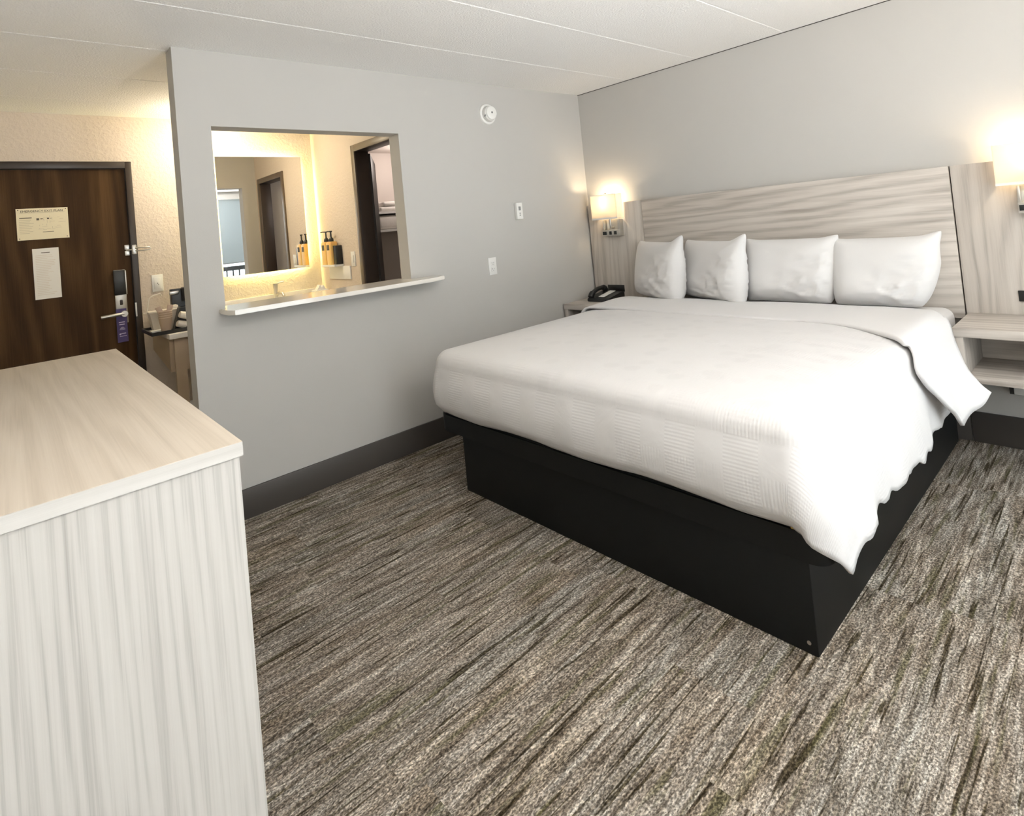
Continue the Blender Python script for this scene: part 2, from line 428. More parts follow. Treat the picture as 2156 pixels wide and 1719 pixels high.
# entry door
d = thing('door_1', ((DX0+DX1)/2, YE, 0), 'dark brown oak entry door in a dark frame', 'door', None, 'structure')
box('door_leaf', M_DOOR, d, DX0+.045, DX1-.043, YE+.012, YE+.055, .005, DZ-.052)
boxes('door_frame', M_FRAME, d, [(DX1-.041, DX1, YE-.018, YE+.06, 0, DZ), (DX0, DX0+.041, YE-.018, YE+.06, 0, DZ), (DX0+.041, DX1-.041, YE-.018, YE+.06, DZ-.05, DZ)], bev=.003)
FY = YE+.012                                   # room face of the leaf
lk = box('lock_plate', M_NICKEL, d, -3.258, -3.186, FY-.018, FY, .93, 1.315, bev=.004, label='tall brushed metal lock plate')
box('lock_cover', M_DARKP, lk, -3.262, -3.192, FY-.045, FY-.018, 1.135, 1.312, bev=.005, label='black battery cover of the lock')
box('lock_cover_edge', M_SILVER, lk, -3.192, -3.184, FY-.042, FY-.018, 1.135, 1.308, bev=.002, label='bright metal edge of the lock cover')
bm = new_bm(); add_box(bm, -3.232, -3.214, FY-.026, FY-.018, 1.062, 1.098, bev=.004); obj('thumb_turn', bm, M_FRAME, lk, True, 'dark thumb turn')
bm = new_bm()
add_lathe(bm, [(.0, FY-.062), (.021, FY-.062), (.023, FY-.056), (.023, FY-.018), (0, FY-.018)], (-3.213, 0, .998), 'y', 20)
add_tube(bm, [(-3.213, FY-.05, .998), (-3.25, FY-.056, .998), (-3.30, FY-.056, .996), (-3.352, FY-.052, .993)], .0125)
obj('lever_handle', bm, M_SILVER, lk, True, 'satin metal lever handle')
bm = new_bm(); add_box(bm, -3.178, -3.146, FY-.010, FY, 1.455, 1.492, bev=.004); add_box(bm, -3.178, -3.146, FY-.010, FY, 1.412, 1.449, bev=.004)
add_tube(bm, [(-3.17, FY-.02, 1.452), (-3.135, FY-.03, 1.452), (-3.118, FY-.035, 1.452)], .005)
obj('guard_keeper', bm, M_SILVER, d, True, 'chrome swing bar keeper on the door')
bm = new_bm(); add_box(bm, -3.136, -3.106, YE-.026, YE-.018, 1.416, 1.488, bev=.006)
add_tube(bm, [(-3.115, YE-.028, 1.462), (-3.09, YE-.05, 1.463), (-3.03, YE-.055, 1.462), (-3.022, YE-.055, 1.452), (-3.03, YE-.055, 1.442), (-3.09, YE-.05, 1.441), (-3.115, YE-.028, 1.442)], .0045)
obj('swing_bar', bm, M_SILVER, d, True, 'chrome swing bar guard on the frame')
box('strike_plate', M_NICKEL, d, -3.142, -3.132, YE-.021, YE-.017, .965, 1.065, label='narrow metal strike plate')

# bathroom door and casing
d2 = thing('door_2', (NX, (BY0+BY1)/2, 0), 'very dark bathroom door standing open inside brown casing', 'door', None, 'structure')
boxes('casing', M_CASING, d2, [(NX-.016, NX, BY1-.055, BY1, 0, BZ), (NX-.016, NX, BY0, BY0+.055, 0, BZ), (NX-.016, NX, BY0+.055, BY1-.055, BZ-.055, BZ)], bev=.004)
boxes('jamb', M_FRAME, d2, [(NX, NX+.112, BY1-.055, BY1-.035, 0, BZ-.05), (NX, NX+.112, BY0+.035, BY0+.055, 0, BZ-.05), (NX, NX+.112, BY0+.035, BY1-.035, BZ-.055, BZ-.04)], bev=.002)
bm = new_bm(); add_box(bm, 0, .70, 0, .04, .01, BZ-.07)
hx, hy = NX+.125, BY1-.062
bm.transform(Matrix.Translation((hx, hy, 0)) @ Matrix.Rotation(math.radians(58), 4, 'Z'))
obj('door_leaf', bm, M_BDOOR, d2)
boxes('hinge', M_NICKEL, d2, [(NX+.10, NX+.118, BY1-.0585, BY1-.055, .20, .30)])

# ------------------------------------------------------------------ ledge in the opening
bm = new_bm()
z0, z1 = 1.062, 1.086
add_prism(bm, [(-3.018, -.001), (-3.018, -.14), (-2.995, -.185), (-1.80, -.185), (-1.69, -.14), (-1.69, -.001), (OX1-.001, -.001), (OX1-.001, T+.03), (OX0+.001, T+.03), (OX0+.001, -.001)], z0, z1, 'z')
bmesh.ops.bevel(bm, geom=[e for e in bm.edges if abs(e.verts[0].co.z-e.verts[1].co.z) < 1e-5], offset=.003, segments=2, affect='EDGES')
tag(obj('ledge', bm, M_QUARTZ, None, True), 'glossy white stone ledge sticking out of the wall opening', 'ledge')

# ------------------------------------------------------------------ headboard
hb = thing('headboard', (0, -1.53, .44), 'wide grey wood headboard panelled across the wall behind the bed', 'headboard')
HZ = 1.468
box('centre_panel', M_HBH, hb, -.045, -.001, -2.488, -.566, .66, HZ, bev=.0015)
box('side_panel', M_HBV, hb, -.04, -.001, -.562, -.022, .43, HZ, bev=.0015, label='left panel with upright grain')
box('side_panel', M_HBV, hb, -.04, -.001, -3.09, -2.494, .43, HZ, bev=.0015, label='right panel with upright grain')
box('backing', M_DARKP, hb, -.012, -.0005, -3.0, -.3, .68, HZ-.004, label='dark backing in the panel joints')

# ------------------------------------------------------------------ nightstands
def nightstand(y1, w, label):
    y0 = y1-w; xf = -.462
    t = thing('nightstand', (-.25, (y0+y1)/2, .44), label, 'nightstand', 'wall-hung nightstands either side of the bed')
    box('top', M_NS, t, xf, -.041, y0, y1, .65, .692, bev=.002)
    box('side_panel', M_HBV, t, xf+.006, -.041, y1-.038, y1-.002, .465, .65)
    box('side_panel', M_HBV, t, xf+.006, -.041, y0+.002, y0+.038, .465, .65)
    box('shelf', M_NS, t, xf, -.041, y0, y1, .438, .465, bev=.002)
    box('back_panel', M_HBH, t, -.055, -.042, y0+.038, y1-.038, .465, .65)
    return t
ns = nightstand(-2.503, .54, 'grey wood wall nightstand with open cubby, right of the bed')
dup(ns, (0, 2.503-.022, 0), 'grey wood wall nightstand with black phone, in the corner')

# ------------------------------------------------------------------ bed
BX, BYL, BYR = -2.098, -.545, -2.475
bed = thing('bed_base', ((BX)/2, -1.53, 0), 'black vinyl platform bed base with recessed plinth', 'bed')
box('plinth', M_BLACK, bed, -2.056, -.05, -2.40, -.685, 0, .302, bev=.004)
bm = new_bm()
def rrect(x0, x1, y0, y1, r, n=8):
    out = []
    for cx, cy, a0 in ((x1-r, y1-r, 0), (x0+r, y1-r, PI/2), (x0+r, y0+r, PI), (x1-r, y0+r, 1.5*PI)):
        for k in range(n+1):
            a = a0+PI/2*k/n; out.append((cx+r*math.cos(a), cy+r*math.sin(a)))
    return out
add_prism(bm, rrect(BX, -.05, BYR, BYL, .06), .302, .402, 'z')
bmesh.ops.bevel(bm, geom=[e for e in bm.edges if abs(e.verts[0].co.z-e.verts[1].co.z) < 1e-5], offset=.008, segments=2, affect='EDGES')
obj('platform', bm, M_BLACK, bed, True)
bm = new_bm(); add_tube(bm, [(BX+.004, BYR+.10, .397), (BX+.002, BYR+.055, .397), (BX+.012, BYR+.03, .397), (BX+.03, BYR+.012, .397)], .0035, 8)
obj('corner_trim', bm, M_BRASS, bed, True, 'thin brassy trim at the platform corner')
bm = new_bm(); add_lathe(bm, [(0, -2.058), (.006, -2.058), (.006, -2.055), (0, -2.055)], (0, -2.375, .035), 'x', 12); obj('screw', bm, M_SILVER, bed, True, 'small bright screw at the plinth corner')

bm = new_bm(); add_box(bm, -2.095, -.052, -2.452, -.578, .402, .722, bev=.05, seg=5)
tag(obj('mattress', bm, M_SHEET, None, True), 'thick mattress in white fitted sheet, corner bare by headboard', 'mattress')

# bedspread: rings running from the left side round the foot to the right side
def U_path():
    L, Fx, Rr = -.553, -2.135, -2.478
    rl, rr = .09, .09; P = []
    xh = -.48
    n = 110
    for i in range(n): P.append((xh+(Fx+rl-xh)*i/n, L, 0, 1))
    for k in range(14):
        a = PI/2*k/14; P.append((Fx+rl-rl*math.sin(a), L-rl+rl*math.cos(a), -math.sin(a), math.cos(a)))
    n = 90
    for i in range(n): P.append((Fx, L-rl+(Rr+rr-(L-rl))*i/n, -1, 0))
    for k in range(14):
        a = PI/2*k/14; P.append((Fx+rr-rr*math.cos(a), Rr+rr-rr*math.sin(a), -math.cos(a), -math.sin(a)))
    n = 110
    for i in range(n+1): P.append((Fx+rr+(xh-(Fx+rr))*i/n, Rr, 0, -1))
    return P
def nz(x, y, z, s): return mnoise.noise(Vector((x*s, y*s, z*s)))
UP = U_path()
bm = new_bm(); uvs = {}
ZT = .738; RR = .075
rings = []
for iu, (px, py, nx, ny) in enumerate(UP):
    left, foot, right = max(0, ny), max(0, -nx), max(0, -ny)
    sx = min(-.48, max(-1.35, px)); sy = -1.53
    if foot > .5 and right < .3: sx = -1.35
    ix, iy = px-nx*RR, py-ny*RR
    col = []
    for k in range(17):
        t = k/16; x, y = sx+(ix-sx)*t, sy+(iy-sy)*t
        dd = (-.56-.075-y, y+2.478-.075, x+2.135-.075)
        g = 1.0
        for q in dd: g *= 1-math.exp(-max(0, q+.02)/.16)
        z = ZT+.020*g+(.006*nz(x, y, 0, 3.0)+.0025*nz(x, y, 1, 11))*min(1, g*2)
        col.append((x, y, z, x, y))
    for k in range(1, 9):
        a = PI/2*k/8
        o = -RR+RR*math.sin(a); z = ZT-RR+RR*math.cos(a)
        col.append((px+nx*o, py+ny*o, z, px+nx*o+nx*.0, py+ny*o))
    # hem height and flare
    sr = px                                     # along the right side
    dip = .055*right/(1+math.exp((px+1.99)/.012)) if right > .5 else 0
    hem_r = .350+.007*math.sin(sr*17)+.006*math.sin(sr*47+1)+.003*math.sin(sr*90)-dip
    if px > -.9: hem_r += .10*(px+.9)/.42
    hem = left*.40+foot*(.415+.006*math.sin(py*9))+right*hem_r
    hem /= max(1e-6, left+foot+right)
    fl = right*(.040+.012*math.sin(sr*9+.6)+.005*math.sin(sr*33)-.25*dip)+foot*(.012*(1-right))+left*.0
    zs = ZT-RR
    nk = 16
    for k in range(1, nk+1):
        t = k/nk; z = zs+(hem-zs)*t
        bul = math.sin(PI*min(1, t*1.0))*(.022*foot+.008*right+.01*left)
        out = bul+fl*t**1.3
        if foot > .5 and right < .4: out -= .03*max(0, t-.82)/.18     # tucked under
        fold = right*.004*t*math.sin(sr*17+2*t)
        wv = .0045*nz(px, py, z, 8)*(1 if k > 2 else .4)
        x, y = px+nx*(out+fold+wv), py+ny*(out+fold+wv)
        drop = (zs-z)
        col.append((x, y, z, px+nx*drop, py+ny*drop))
    rings.append([bm.verts.new(c[:3]) for c in col])
    for v, c in zip(rings[-1], col): uvs[v] = (c[3], c[4])
uvl = bm.loops.layers.uv.new('UVMap')
for A, B in zip(rings, rings[1:]):
    for k in range(len(A)-1):
        try: f = bm.faces.new((A[k], A[k+1], B[k+1], B[k]))
        except ValueError: continue
        for lp in f.loops: lp[uvl].uv = uvs[lp.vert]
bmesh.ops.remove_doubles(bm, verts=bm.verts, dist=1e-5)
bmesh.ops.recalc_face_normals(bm, faces=bm.faces)
sp_ = obj('bedspread', bm, M_SPREAD, None, 'all')
sm = sp_.modifiers.new('thick', 'SOLIDIFY'); sm.thickness = .010; sm.offset = -1
tag(sp_, 'white ribbed bedspread tucked at the foot, hanging over the near side of the bed', 'bedspread')

# turned-down sheet across the top of the bedspread
bm = new_bm(); uvl = bm.loops.layers.uv.new('UVMap')
L, Rr = -.545, -2.486
path = []                                      # (y, z, s) across the bed, left hem to right hem
for k in range(8): path.append((L+.012, .44+(.66-.44)*k/8))
for k in range(8):
    a = PI/2*k/8; path.append((L+.012-.08+.08*math.cos(a), .675+.08*math.sin(a)))
n = 70
for i in range(n+1): path.append((L-.068+(Rr+.068-(L-.068))*i/n, .757))
for k in range(1, 9):
    a = PI/2*k/8; path.append((Rr+.068-.08*math.sin(a)-.0, .757-.08+.08*math.cos(a)))
yr = path[-1][0]
for k in range(1, 17): path.append((yr-.075*(k/16)**1.2, .677-(.677-.375)*k/16))
rows = []
ns_ = 18
for i, (y, z) in enumerate(path):
    # fold edge x for this point
    if y > -2.0: xf = -.845+.012*math.sin(y*5)
    elif z > .74: xf = -.85-.20*((-2.0-y)/.42)**2
    else:
        q = (.757-z)/(.757-.375); xf = -1.05-.09*math.sin(min(1, q*2.2)*PI/2)+.27*max(0, q-.30)/.70
    q = max(0, min(1, (.757-z)/(.757-.375)))
    xh = -.36 if z > .7565 else -.36-.115*min(1, q*8) if y > -2 else -.36-.36*min(1, q*1.15)**.6
    row = []
    for k in range(ns_+1):
        s = k/ns_; x = xh+(xf-xh)*s
        zz = z; yy = y
        if z > .74: zz += .006*nz(x, y, 0, 4)+.008*math.sin(PI*s)
        if y < -2 and z < .75:
            yy -= q**1.3*(.085*(1-s)**1.5+.006*math.sin(x*31)+.012*s)
            zz += q**2*(.10*(1-s)**1.3+.006*math.sin(x*60))
        if k == 0: zz -= .012*(1 if z > .74 else 0)
        row.append(bm.verts.new((x, yy, zz)))
    rows.append(row)
for A, B in zip(rows, rows[1:]):
    for k in range(ns_): bm.faces.new((A[k], A[k+1], B[k+1], B[k]))
bmesh.ops.recalc_face_normals(bm, faces=bm.faces)
st = obj('top_sheet', bm, M_SHEET, None, 'all')
sm = st.modifiers.new('thick', 'SOLIDIFY'); sm.thickness = .014; sm.offset = 0
tag(st, 'smooth white sheet turned down in a band across the bedspread', 'sheet')

# pillows
def pillow(cy, cx, w, h, th, yaw, lean, seed, tips, label, taper=0.0):
    n = 44; bm = new_bm(); rnd = random.Random(seed); ph = rnd.random()*10
    def P(a, b, side):
        e = .05; rc = 1-.085*(a*a*b*b)**1.5
        pw = a*(w/2)*(1-e*(1-b*b)*abs(a)**3)*rc
        phh = b*(h/2)*(1-e*1.3*(1-a*a)*abs(b)**3)*rc
        for (ta, tb, k) in tips:
            g = math.exp(-((a-ta)**2+(b-tb)**2)/.05)*k; pw += ta*g*.8; phh += tb*g
        pw -= taper*max(0, (.25-b)/1.25)**1.4*(a+1)/2
        q = max(0, (1-a**4)*(1-b**4)); t = th/2*q**.5*(1-.20*b)
        t *= 1+.10*nz(a, b, ph, 1.6)
        r1 = 1-abs(nz(a*.9+b*.8+ph, b*1.6-a*.5, 3, 2.3)); r2 = 1-abs(nz(a*1.8-b*1.1+ph, b*2.4+a*.7, 7, 2.1))
        t += (.022*(r1**5-.35)+.014*(r2**6-.3))*q*min(1, max(0, a*.9-b*.7+.25))
        return (pw, side*t, phh)
    F, B = [], []
    for i in range(n+1):
        rf, rb = [], []
        for j in range(n+1):
            a, b = -1+2*i/n, -1+2*j/n
            a, b = math.sin(a*PI/2), math.sin(b*PI/2)
            f = bm.verts.new(P(a, b, 1)); rf.append(f)
            rb.append(f if i in (0, n) or j in (0, n) else bm.verts.new(P(a, b, -1)))
        F.append(rf); B.append(rb)
    for i in range(n):
        for j in range(n):
            bm.faces.new((F[i][j], F[i+1][j], F[i+1][j+1], F[i][j+1]))
            bm.faces.new((B[i][j], B[i][j+1], B[i+1][j+1], B[i+1][j]))
    # local: x = width (to picture right), y = towards the viewer, z = up
    ax = Vector((-math.sin(yaw), -math.cos(yaw), 0)); ay = Vector((-math.cos(yaw), math.sin(yaw), 0))
    az = Vector((0, 0, 1)); ay2 = ay*math.cos(lean)+az*math.sin(lean); az2 = az*math.cos(lean)-ay*math.sin(lean)
    m = Matrix((ax, ay2, az2)).transposed().to_4x4()
    bm.transform(m)
    zmin = min(v.co.z for v in bm.verts)
    bm.transform(Matrix.Translation((cx, cy, .748-zmin-.012)))
    bmesh.ops.recalc_face_normals(bm, faces=bm.faces)
    o = obj('pillow', bm, M_PILLOW, None, 'all')
    return tag(o, label, 'pillow', 'white pillows standing against the headboard')
pillow(-.795, -.242, .63, .435, .19, math.radians(30), .10, 1, [(1, 1, .055), (-1, 1, .01)], 'leftmost white pillow, turned, with one raised tip')
pillow(-1.215, -.242, .63, .42, .19, math.radians(27), .10, 2, [(1, 1, .05), (-1, 1, .01), (1, -1, .012)], 'second white pillow from the left, pointed at its right corner')
pillow(-1.695, -.195, .575, .41, .20, math.radians(4), .13, 3, [(1, 1, .02), (-1, 1, .015), (-1, -1, .01)], 'smooth squarish white pillow, third from the left', .04)
pillow(-2.185, -.19, .53, .40, .21, math.radians(-2), .13, 4, [(1, 1, .028), (-1, 1, .012)], 'rightmost white pillow, creased, with a floppy corner', .085)

# ------------------------------------------------------------------ bedside lamps
def sconce(label):
    y = -.26
    t = thing('wall_lamp', (-.04, y, 1.2), label, 'wall lamp', 'bedside wall lamps on the headboard')
    hs = boxes('housing', M_NICKEL, t, [(-.048, -.041, -.375, -.2, 1.2, 1.335), (-.10, -.048, -.375, -.2, 1.2, 1.252), (-.10, -.048, -.375, -.357, 1.252, 1.335), (-.085, -.048, -.212, -.2, 1.252, 1.335)], bev=.002)
    for k, (a, b) in enumerate(((-.205, -.245), (-.272, -.296), (-.318, -.346))):
        box('socket', M_DARKP, hs, -.102, -.0995, b, a, 1.212, 1.24, bev=.0008)
    bm = new_bm(); add_tube(bm, [(-.05, -.285, 1.268), (-.085, -.285, 1.268), (-.092, -.285, 1.29), (-.092, -.285, 1.36)], .009); obj('arm', bm, M_NICKEL, t, True)
    bm = new_bm(); X0, X1, Y0, Y1, Z0, Z1, th = -.132, -.045, -.388, -.132, 1.342, 1.543, .003
    add_box(bm, X0, X0+th, Y0, Y1, Z0, Z1); add_box(bm, X0+th, X1, Y0, Y0+th, Z0, Z1); add_box(bm, X0+th, X1, Y1-th, Y1, Z0, Z1)
    sh = obj('shade', bm, M_SHADE, t)
    box('shade_trim', M_WHITE, sh, X0-.001, X0+th+.001, Y0-.001, Y1+.001, Z1-.004, Z1+.001)
    box('shade_trim', M_WHITE, sh, X0-.001, X0+th+.001, Y0-.001, Y1+.001, Z0-.001, Z0+.012)
    bm = new_bm(); add_lathe(bm, [(0, 1.40), (.014, 1.405), (.027, 1.43), (.024, 1.452), (0, 1.466)], (-.09, y, 0), 'z', 18); obj('bulb', bm, M_BULB, t, True)
    bm = new_bm(); add_tube(bm, [(-.09, y, 1.38), (-.09, y, 1.403)], .012)
    obj('lamp_holder', bm, M_NICKEL, t, True)
    bm = new_bm(); add_tube(bm, [(-.131, y, 1.541), (-.09, y, 1.541), (-.045, y, 1.541)], .0025, 8); add_lathe(bm, [(0, 1.541), (.011, 1.542), (.012, 1.55), (.008, 1.556), (0, 1.559)], (-.09, y, 0), 'z', 16)
    obj('finial', bm, M_NICKEL, t, True)
    l = point('lamp_light', (0, 0, 0), 4.2, (1.0, .78, .50), .025); l.parent = t; l.location = Vector((-.088, y, 1.496))-ORG[t.name]
    return t
sc_ = sconce('lit wall lamp with box shade in the corner by the partition')
dup(sc_, (0, -2.548, 0), 'lit wall lamp with box shade at right picture edge')

# black outlets on the headboard panels
bk = box('outlet_plate', M_DARKP, None, -.0475, -.0405, -.325, -.160, .738, .792, bev=.002)
tag(bk, 'black outlet plate on the headboard behind the phone', 'outlet', 'black outlet plates on the headboard')
c2 = bk.copy(); C.objects.link(c2); c2.location.y -= 2.545; c2.location.z += .021
tag(c2, 'black outlet plate on the headboard above the right nightstand', 'outlet', 'black outlet plates on the headboard')

# phone on the left nightstand
ph = thing('desk_phone', (-.21, -.25, .692), 'black desk phone on the nightstand in the corner', 'phone')
bm = new_bm(); add_prism(bm, [(-.10, .6925), (-.10, .752), (-.13, .752), (-.30, .722), (-.31, .71), (-.31, .6925)], -.365, -.145, 'y')
bmesh.ops.bevel(bm, geom=bm.edges[:], offset=.005, segments=2, affect='EDGES'); obj('phone_body', bm, M_DARKP, ph, True)
bm = new_bm()
add_tube(bm, [(-.115, -.18, .772), (-.15, -.18, .786), (-.205, -.18, .782), (-.26, -.18, .765), (-.295, -.18, .742)], .017)
add_tube(bm, [(-.105, -.18, .757), (-.12, -.18, .775), (-.135, -.18, .782)], .024); add_tube(bm, [(-.275, -.18, .757), (-.293, -.18, .744), (-.305, -.18, .728)], .024)
obj('handset', bm, M_DARKP, ph, True)
bm = new_bm(); add_box(bm, -.285, -.13, -.30, -.245, .738, .742); bm.transform(Matrix.Translation((-.2, 0, .74)) @ Matrix.Rotation(-.17, 4, 'Y') @ Matrix.Translation((.2, 0, -.734))); obj('faceplate', bm, M_WHITE, ph, label='white printed faceplate')

# adapter on the wall under the right nightstand
ad = thing('power_adapter', (-.02, -2.70, .285), 'white power adapter on the wall beneath the right nightstand', 'adapter')
box('adapter_body', M_WHITE, ad, -.05, -.006, -2.79, -2.645, .288, .338, bev=.003)
box('adapter_shadow', M_DARKP, ad, -.046, -.001, -2.645, -2.628, .288, .338, label='dark block standing for the shadow beside the adapter')  # the adapter's shadow, built as a dark block

# ------------------------------------------------------------------ on the partition wall
sd = thing('smoke_detector', (-1.07, 0, 2.21), 'round white smoke detector high on the partition wall', 'smoke detector')
bm = new_bm(); add_lathe(bm, [(0, -.018), (.070, -.018), (.076, -.013), (.078, 0), (0, 0)], (-1.07, 0, 2.211), 'y', 40); obj('base_ring', bm, M_WHITE, sd, True)
bm = new_bm(); add_lathe(bm, [(0, -.046), (.048, -.046), (.056, -.042), (.062, -.018)], (-1.07, 0, 2.211), 'y', 40); obj('body', bm, M_WHITE2, sd, True)
bm = new_bm(); add_lathe(bm, [(0, -.056), (.043, -.056), (.049, -.052), (.049, -.047), (0, -.047)], (-1.066, 0, 2.214), 'y', 40); obj('cover', bm, M_WHITE, sd, True)
bm = new_bm(); add_lathe(bm, [(0, -.058), (.008, -.058), (.008, -.056), (0, -.056)], (-1.066, 0, 2.216), 'y', 16); obj('test_button', bm, M_GREYP, sd, True)
boxes('vent_slot', M_GREYP, sd, [(-1.125, -1.117, -.045, -.03, 2.185, 2.2)])
th_ = thing('thermostat', (-.85, 0, 1.406), 'small white thermostat on the partition wall near the corner', 'thermostat')
box('body', M_WHITE, th_, -.884, -.822, -.030, -.001, 1.408, 1.535, bev=.004)
box('display', M_GREYP, th_, -.866, -.844, -.0315, -.0295, 1.475, 1.505, label='dark square display')
boxes('button', M_GREYP, th_, [(-.860, -.849, -.032, -.0295, 1.449, 1.457)]); boxes('button', M_GREYP, th_, [(-.860, -.849, -.032, -.0295, 1.434, 1.442)])
ou = thing('wall_outlet', (-1.157, 0, 1.02), 'white duplex outlet on the partition below the thermostat', 'outlet')
box('plate', M_WHITE, ou, -1.194, -1.120, -.007, -.0005, 1.021, 1.146, bev=.002)
for zc in (1.062, 1.105):
    r = box('receptacle', M_WHITE, ou, -1.174, -1.140, -.0095, -.006, zc-.016, zc+.016, bev=.0015)
    boxes('slots', M_GREYP, r, [(-1.166, -1.163, -.0102, -.009, zc-.002, zc+.008), (-1.151, -1.148, -.0102, -.009, zc-.002, zc+.008), (-1.159, -1.154, -.0102, -.009, zc-.011, zc-.006)])

# ------------------------------------------------------------------ dresser in the foreground
dr = thing('dresser', (-3.82, -1.24, 0), 'pale wood dresser filling the lower left corner of the picture', 'dresser')
DRX, DY0, DY1 = -3.520, -2.040, -.446
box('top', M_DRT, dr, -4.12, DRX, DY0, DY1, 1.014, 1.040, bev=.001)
box('edge_band', M_DRE, dr, -4.12, DRX, DY0-.0012, DY0, 1.0145, 1.0390)
box('end_panel', M_DRS, dr, -4.11, DRX-.006, DY0+.004, DY0+.026, 0, 1.014)
box('end_panel', M_DRS, dr, -4.11, DRX-.006, DY1-.026, DY1-.004, 0, 1.014)
box('carcass', M_DRS, dr, -4.11, DRX-.03, DY0+.026, DY1-.026, .06, 1.014)

# ------------------------------------------------------------------ papers on the entry door
PY = FY-.0025
sg = thing('exit_plan_sign', (-3.63, PY, 1.577), 'cream emergency exit plan, landscape, upper of the two papers on the entry door', 'sign')
box('card', M_CREAM, sg, -3.768, -3.492, PY, FY-.0003, 1.576, 1.788)
text('heading', 'EMERGENCY EXIT PLAN', .021, (-3.632, PY-.0006, 1.768), M_INK, sg)
lst = [(-3.75, -3.51, 1.7565, 1.7585)]
boxes('small_print', M_FAINT, sg, [(a, b, PY-.0006, PY, c, d_) for a, b, c, d_ in lst]+[(-3.755, -3.755+.05+.04*random.random(), PY-.0006, PY, 1.708-.011*k, 1.711-.011*k) for k in range(9)])
box('subheading', M_INK, sg, -3.752, -3.688, PY-.0006, PY, 1.722, 1.727); box('caption', M_INK, sg, -3.635, -3.575, PY-.0006, PY, 1.624, 1.627)
fp = []
for k in range(26):
    x, z = -3.665+.125*random.random(), 1.64+.085*random.random()
    if random.random() < .5: fp.append((x, x+.01+.03*random.random(), PY-.0006, PY, z, z+.0018))
    else: fp.append((x, x+.0018, PY-.0006, PY, z, z+.006+.016*random.random()))
boxes('floor_plan', M_FAINT, sg, fp)['kind'] = 'stuff'
for a in [(-3.664, -3.650, PY-.0008, PY, 1.706, 1.720), (-3.643, -3.630, PY-.0008, PY, 1.712, 1.718), (-3.608, -3.596, PY-.0008, PY, 1.712, 1.720), (-3.59, -3.584, PY-.0008, PY, 1.714, 1.717)]: box('plan_symbol', M_INK, sg, *a)
for x, z in ((-3.757, 1.778), (-3.504, 1.778), (-3.757, 1.587), (-3.504, 1.587)):
    bm = new_bm(); add_lathe(bm, [(0, PY-.002), (.003, PY-.002), (.003, PY), (0, PY)], (x, 0, z), 'y', 10); obj('screw', bm, M_FRAME, sg)
nt_ = thing('door_notice', (-3.627, PY, 1.172), 'white portrait notice below the exit plan on the entry door', 'notice')
box('sheet', M_PAPER, nt_, -3.698, -3.557, PY, FY-.0003, 1.172, 1.514)
boxes('heading', M_INK, nt_, [(-3.652, -3.606, PY-.0006, PY, 1.482, 1.487)])
boxes('small_print', M_FAINT2, nt_, [(-3.684, -3.684+.06+.05*random.random(), PY-.0006, PY, 1.465-.0115*k, 1.4675-.0115*k) for k in range(24)])
hg = thing('door_hanger', (-3.228, FY-.05, .797), 'purple door hanger card hanging on the lever handle', 'door hanger')
bm = new_bm(); add_box(bm, -3.262, -3.197, FY-.0290, FY-.0275, .797, 1.035, bev=.0005); obj('card', bm, M_PURPLE, hg)
for a, b, z, h in ((-3.248, -3.212, .936, .007), (-3.246, -3.214, .920, .007)): boxes('bold_line', M_LILAC, hg, [(a, b, FY-.0302, FY-.029, z, z+h)])
for a in [(-3.236, -3.222, FY-.0302, FY-.029, .903, .9045), (-3.244, -3.214, FY-.0302, FY-.029, .892, .8945), (-3.240, -3.218, FY-.0302, FY-.029, .898, .9002), (-3.246, -3.212, FY-.0302, FY-.029, .886, .8885),
      (-3.238, -3.210, FY-.0302, FY-.029, .856, .861), (-3.248, -3.206, FY-.0302, FY-.029, .838, .841)]: box('print_line', M_LILAC, hg, *a)
bm = new_bm(); add_lathe(bm, [(0, FY-.0302), (.006, FY-.0302), (.006, FY-.029), (0, FY-.029)], (-3.244, 0, .855), 'y', 14); obj('emblem', bm, M_LILAC, hg)

os_ = thing('switch_plate', (-2.987, YE, 1.125), 'white switch plate on the textured wall beside the entry door', 'switch plate')
box('plate', M_WHITE, os_, -3.024, -2.950, YE-.008, YE-.001, 1.124, 1.250, bev=.002)
box('inner_face', M_WHITE, os_, -3.010, -2.964, YE-.012, YE-.008, 1.143, 1.231, bev=.0015)
boxes('slots', M_GREYP, os_, [(-2.991, -2.985, YE-.0128, YE-.0118, 1.18, 1.19), (-2.985, -2.98, YE-.0128, YE-.0118, 1.172, 1.18)])

# ------------------------------------------------------------------ vanity nook
CT = .868
va = thing('vanity', (-2.38, 1.42, 0), 'beige vanity with white countertop along the entry wall', 'vanity')
box('countertop', M_QUARTZ, va, -3.055, NX-.001, 1.08, YE-.001, CT-.034, CT, bev=.003)
box('backsplash', M_QUARTZ, va, -3.055, NX-.001, YE-.022, YE-.001, CT, .975, bev=.002)
bm = new_bm(); add_prism(bm, [(1.16, CT-.034), (YE-.001, CT-.034), (YE-.001, .70), (1.16, .61)], -3.045, -3.02, 'x'); obj('side_panel', bm, M_BEIGE, va)
box('apron', M_BEIGE, va, -3.02, NX-.001, 1.16, 1.18, .61, CT-.034)
box('leg_panel', M_BEIGE, va, -3.02, -2.955, 1.13, 1.158, 0, CT-.034)
fc = thing('faucet', (-2.16, 1.62, CT), 'small metal faucet on the vanity counter', 'faucet')
bm = new_bm(); add_lathe(bm, [(0, CT), (.026, CT), (.024, CT+.012), (.017, CT+.018), (.017, CT+.16), (.020, CT+.165), (.020, CT+.20), (0, CT+.202)], (-2.16, 1.62, 0), 'z', 20); obj('body', bm, M_NICKEL, fc, True)
